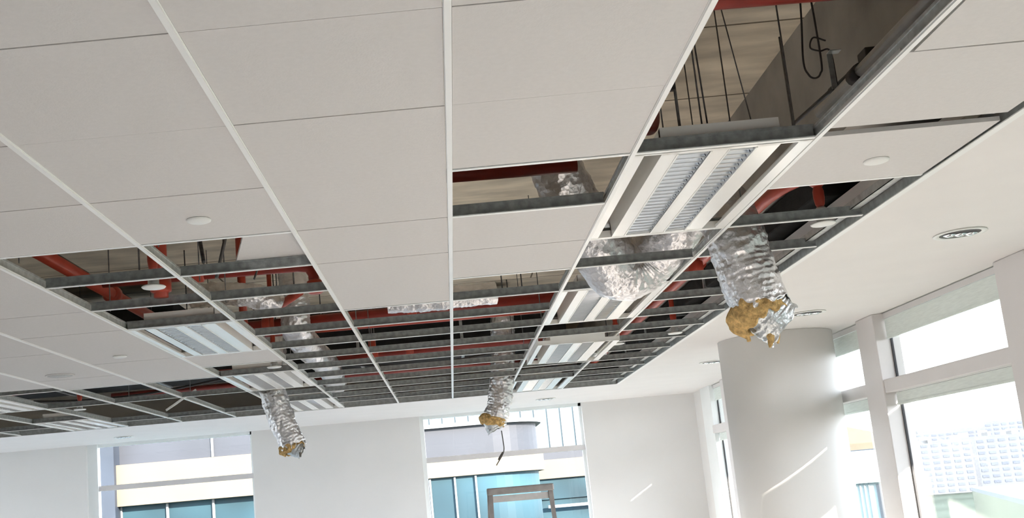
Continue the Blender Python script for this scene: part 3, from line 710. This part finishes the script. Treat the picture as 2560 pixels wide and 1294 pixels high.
# curved tower seen through the middle window
cv = [(-4.4, 40.0), (1.6, 40.0)] + [(1.6 + 1.75 * math.sin(a), 42.4 - 2.4 * math.cos(a)) for a in [math.radians(d_) for d_ in range(10, 100, 10)]] + [(3.35, 60), (-4.4, 60)]
def off(poly, o): return [(x + (o if x > 1.7 else 0), y - (o if y < 42.4 else 0)) for x, y in poly]
cvb = thing('curved_building', 'glass building with rounded corner and cream band, seen through the middle far window', 'building', (0, 0, -20))
for z0, z1, m, o, nm in ((-20, 2.28, 'teal', 0, 'lower_glass'), (2.28, 2.98, 'cream', .22, 'cream_band'), (2.98, 4.08, 'lav', .05, 'upper_glass'), (4.08, 4.22, 'bwhite', .25, 'ledge')):
    MB().prism(off(cv, o), z1 - z0, 'z', (0, 0, z0 + 20)).build(nm, M[m], cvb)
for x in (-.84, .07, .84, -1.75, -2.66): MB().box((x - .035, 39.88, 0), (x + .035, 40.0, 22.25)).build('mullion', M['bwhite'], cvb)
bb = facade_building('glass_building', 'pale glass building with fins behind the rounded one, seen through the middle window', -6, 12, 62,
    [(-20, .3, 'teal', 0, 'lower_glass'), (.3, .9, 'teal', 0, 'mid_glass'), (2.05, 3.1, 'cream', .4, 'cream_band'), (3.1, 3.8, 'lav', .05, 'upper_glass'), (3.8, 12, 'paleglass', .02, 'pale_glass')],
    [(-1 + .75 * i, 3.8, 12, 'bwhite') for i in range(14)])
MB().box((-9, -.15, 20.9), (9, .3, 22.05)).build('shaded_glass', M['teal'], bb)  # same teal glass, set below the cream band
MB().box((2.2, -.55, 20.42), (9, -.35, 20.58)).build('white_rail', M['bwhite'], bb)
# through the right-hand windows
def dirp(ax, ay, D): return (ax * D, ay * D)
fn = thing('finned_building', 'grey-green building with vertical fins outside the narrow right window', 'building', (22.5, 58.5, -20), -.36)
MB().box((-2.4, 0, 0), (1.9, 8, 20.4)).build('core', M['greyfin'], fn)
for i in range(9): MB().box((-2.35 + i * .22, -.09, 0), (-2.29 + i * .22, 0, 20.4)).build('fin', M['bwhite'], fn)
MB().box((-2.5, -.3, 20.4), (1.9, 8, 22.1)).build('roof_box', M['greyfin'], fn)
MB().box((-.2, -.1, 14), (1.9, 0, 20.3)).build('window_band', M['lav'], fn)
MB().tube([(-2.1, 0, 22.1), (-2.1, 0, 27.5)], .14, 8).build('mast', M['greyfin'], fn)
pr = thing('tower_block', 'building with peach sunlit roof behind the finned building', 'building', (42, 110, -20), -.36)
MB().box((-3.2, 0, 0), (1.2, 12, 22.6)).build('wall', M['slate'], pr); MB().prism([(-3.6, 22.6), (1.5, 22.6), (1.2, 24.0), (-3.2, 25.4)], 12, 'y').build('roof', M['cream'], pr)
lb = thing('low_building', 'pale lime low building at the lower right outside the right window', 'building', (0, 0, -20))
A, B = Vector((50.6, 108.8)), Vector((34.0, 63.5)); dd = Vector((40, -14))
MB().prism([tuple(A), tuple(B), tuple(B + dd), tuple(A + dd)], 17.7, 'z').build('wall', M['limeroof'], lb)
MB().prism([tuple(A), tuple(B), tuple(B + dd), tuple(A + dd)], .35, 'z', (0, 0, 17.7)).build('parapet', M['bwhite'], lb)
random.seed(4)
BL = [(.350, .937, 640, 46, 27.5), (.383, .924, 700, 26, 28.5), (.405, .914, 640, 30, 27.0), (.428, .904, 700, 30, 29.0), (.450, .893, 640, 30, 28.0), (.476, .879, 700, 40, 29.5), (.368, .930, 860, 60, 36), (.42, .907, 900, 60, 38), (.468, .884, 860, 60, 40)]
BN = ['leftmost', 'narrow second', 'third', 'fourth', 'fifth', 'rightmost', 'leftmost taller', 'middle taller', 'rightmost taller']
for i, (ax, ay, D, w, h) in enumerate(BL):
    b = thing('apartment_block', '%s pale apartment block of the %s row on the horizon outside' % (BN[i], 'near' if i < 6 else 'far'), 'building', (ax * D, ay * D, -20), -math.atan2(ax, ay), 'pale apartment blocks on the horizon')
    MB().box((-w / 2, 0, 0), (w / 2, 14, h)).build('wall', M['block'], b)
    win = MB(); nx = int(w / 5)
    for q in range(int(h / 3)):
        for p in range(nx):
            x = -w / 2 + (p + .5) * w / nx; win.box((x - 1.5, -.15, q * 3 + .9), (x + 1.5, .05, q * 3 + 2.3))
    win.build('window_rows', M['blockw'], b)
    rt_ = MB()
    for q in range(3): x = random.uniform(-w / 2 + 3, w / 2 - 3); rt_.box((x - 2.5, 3, h), (x + 2.5, 9, h + random.uniform(1.5, 3.5)))
    rt_.build('roof_tank', M['bwhite'], b)
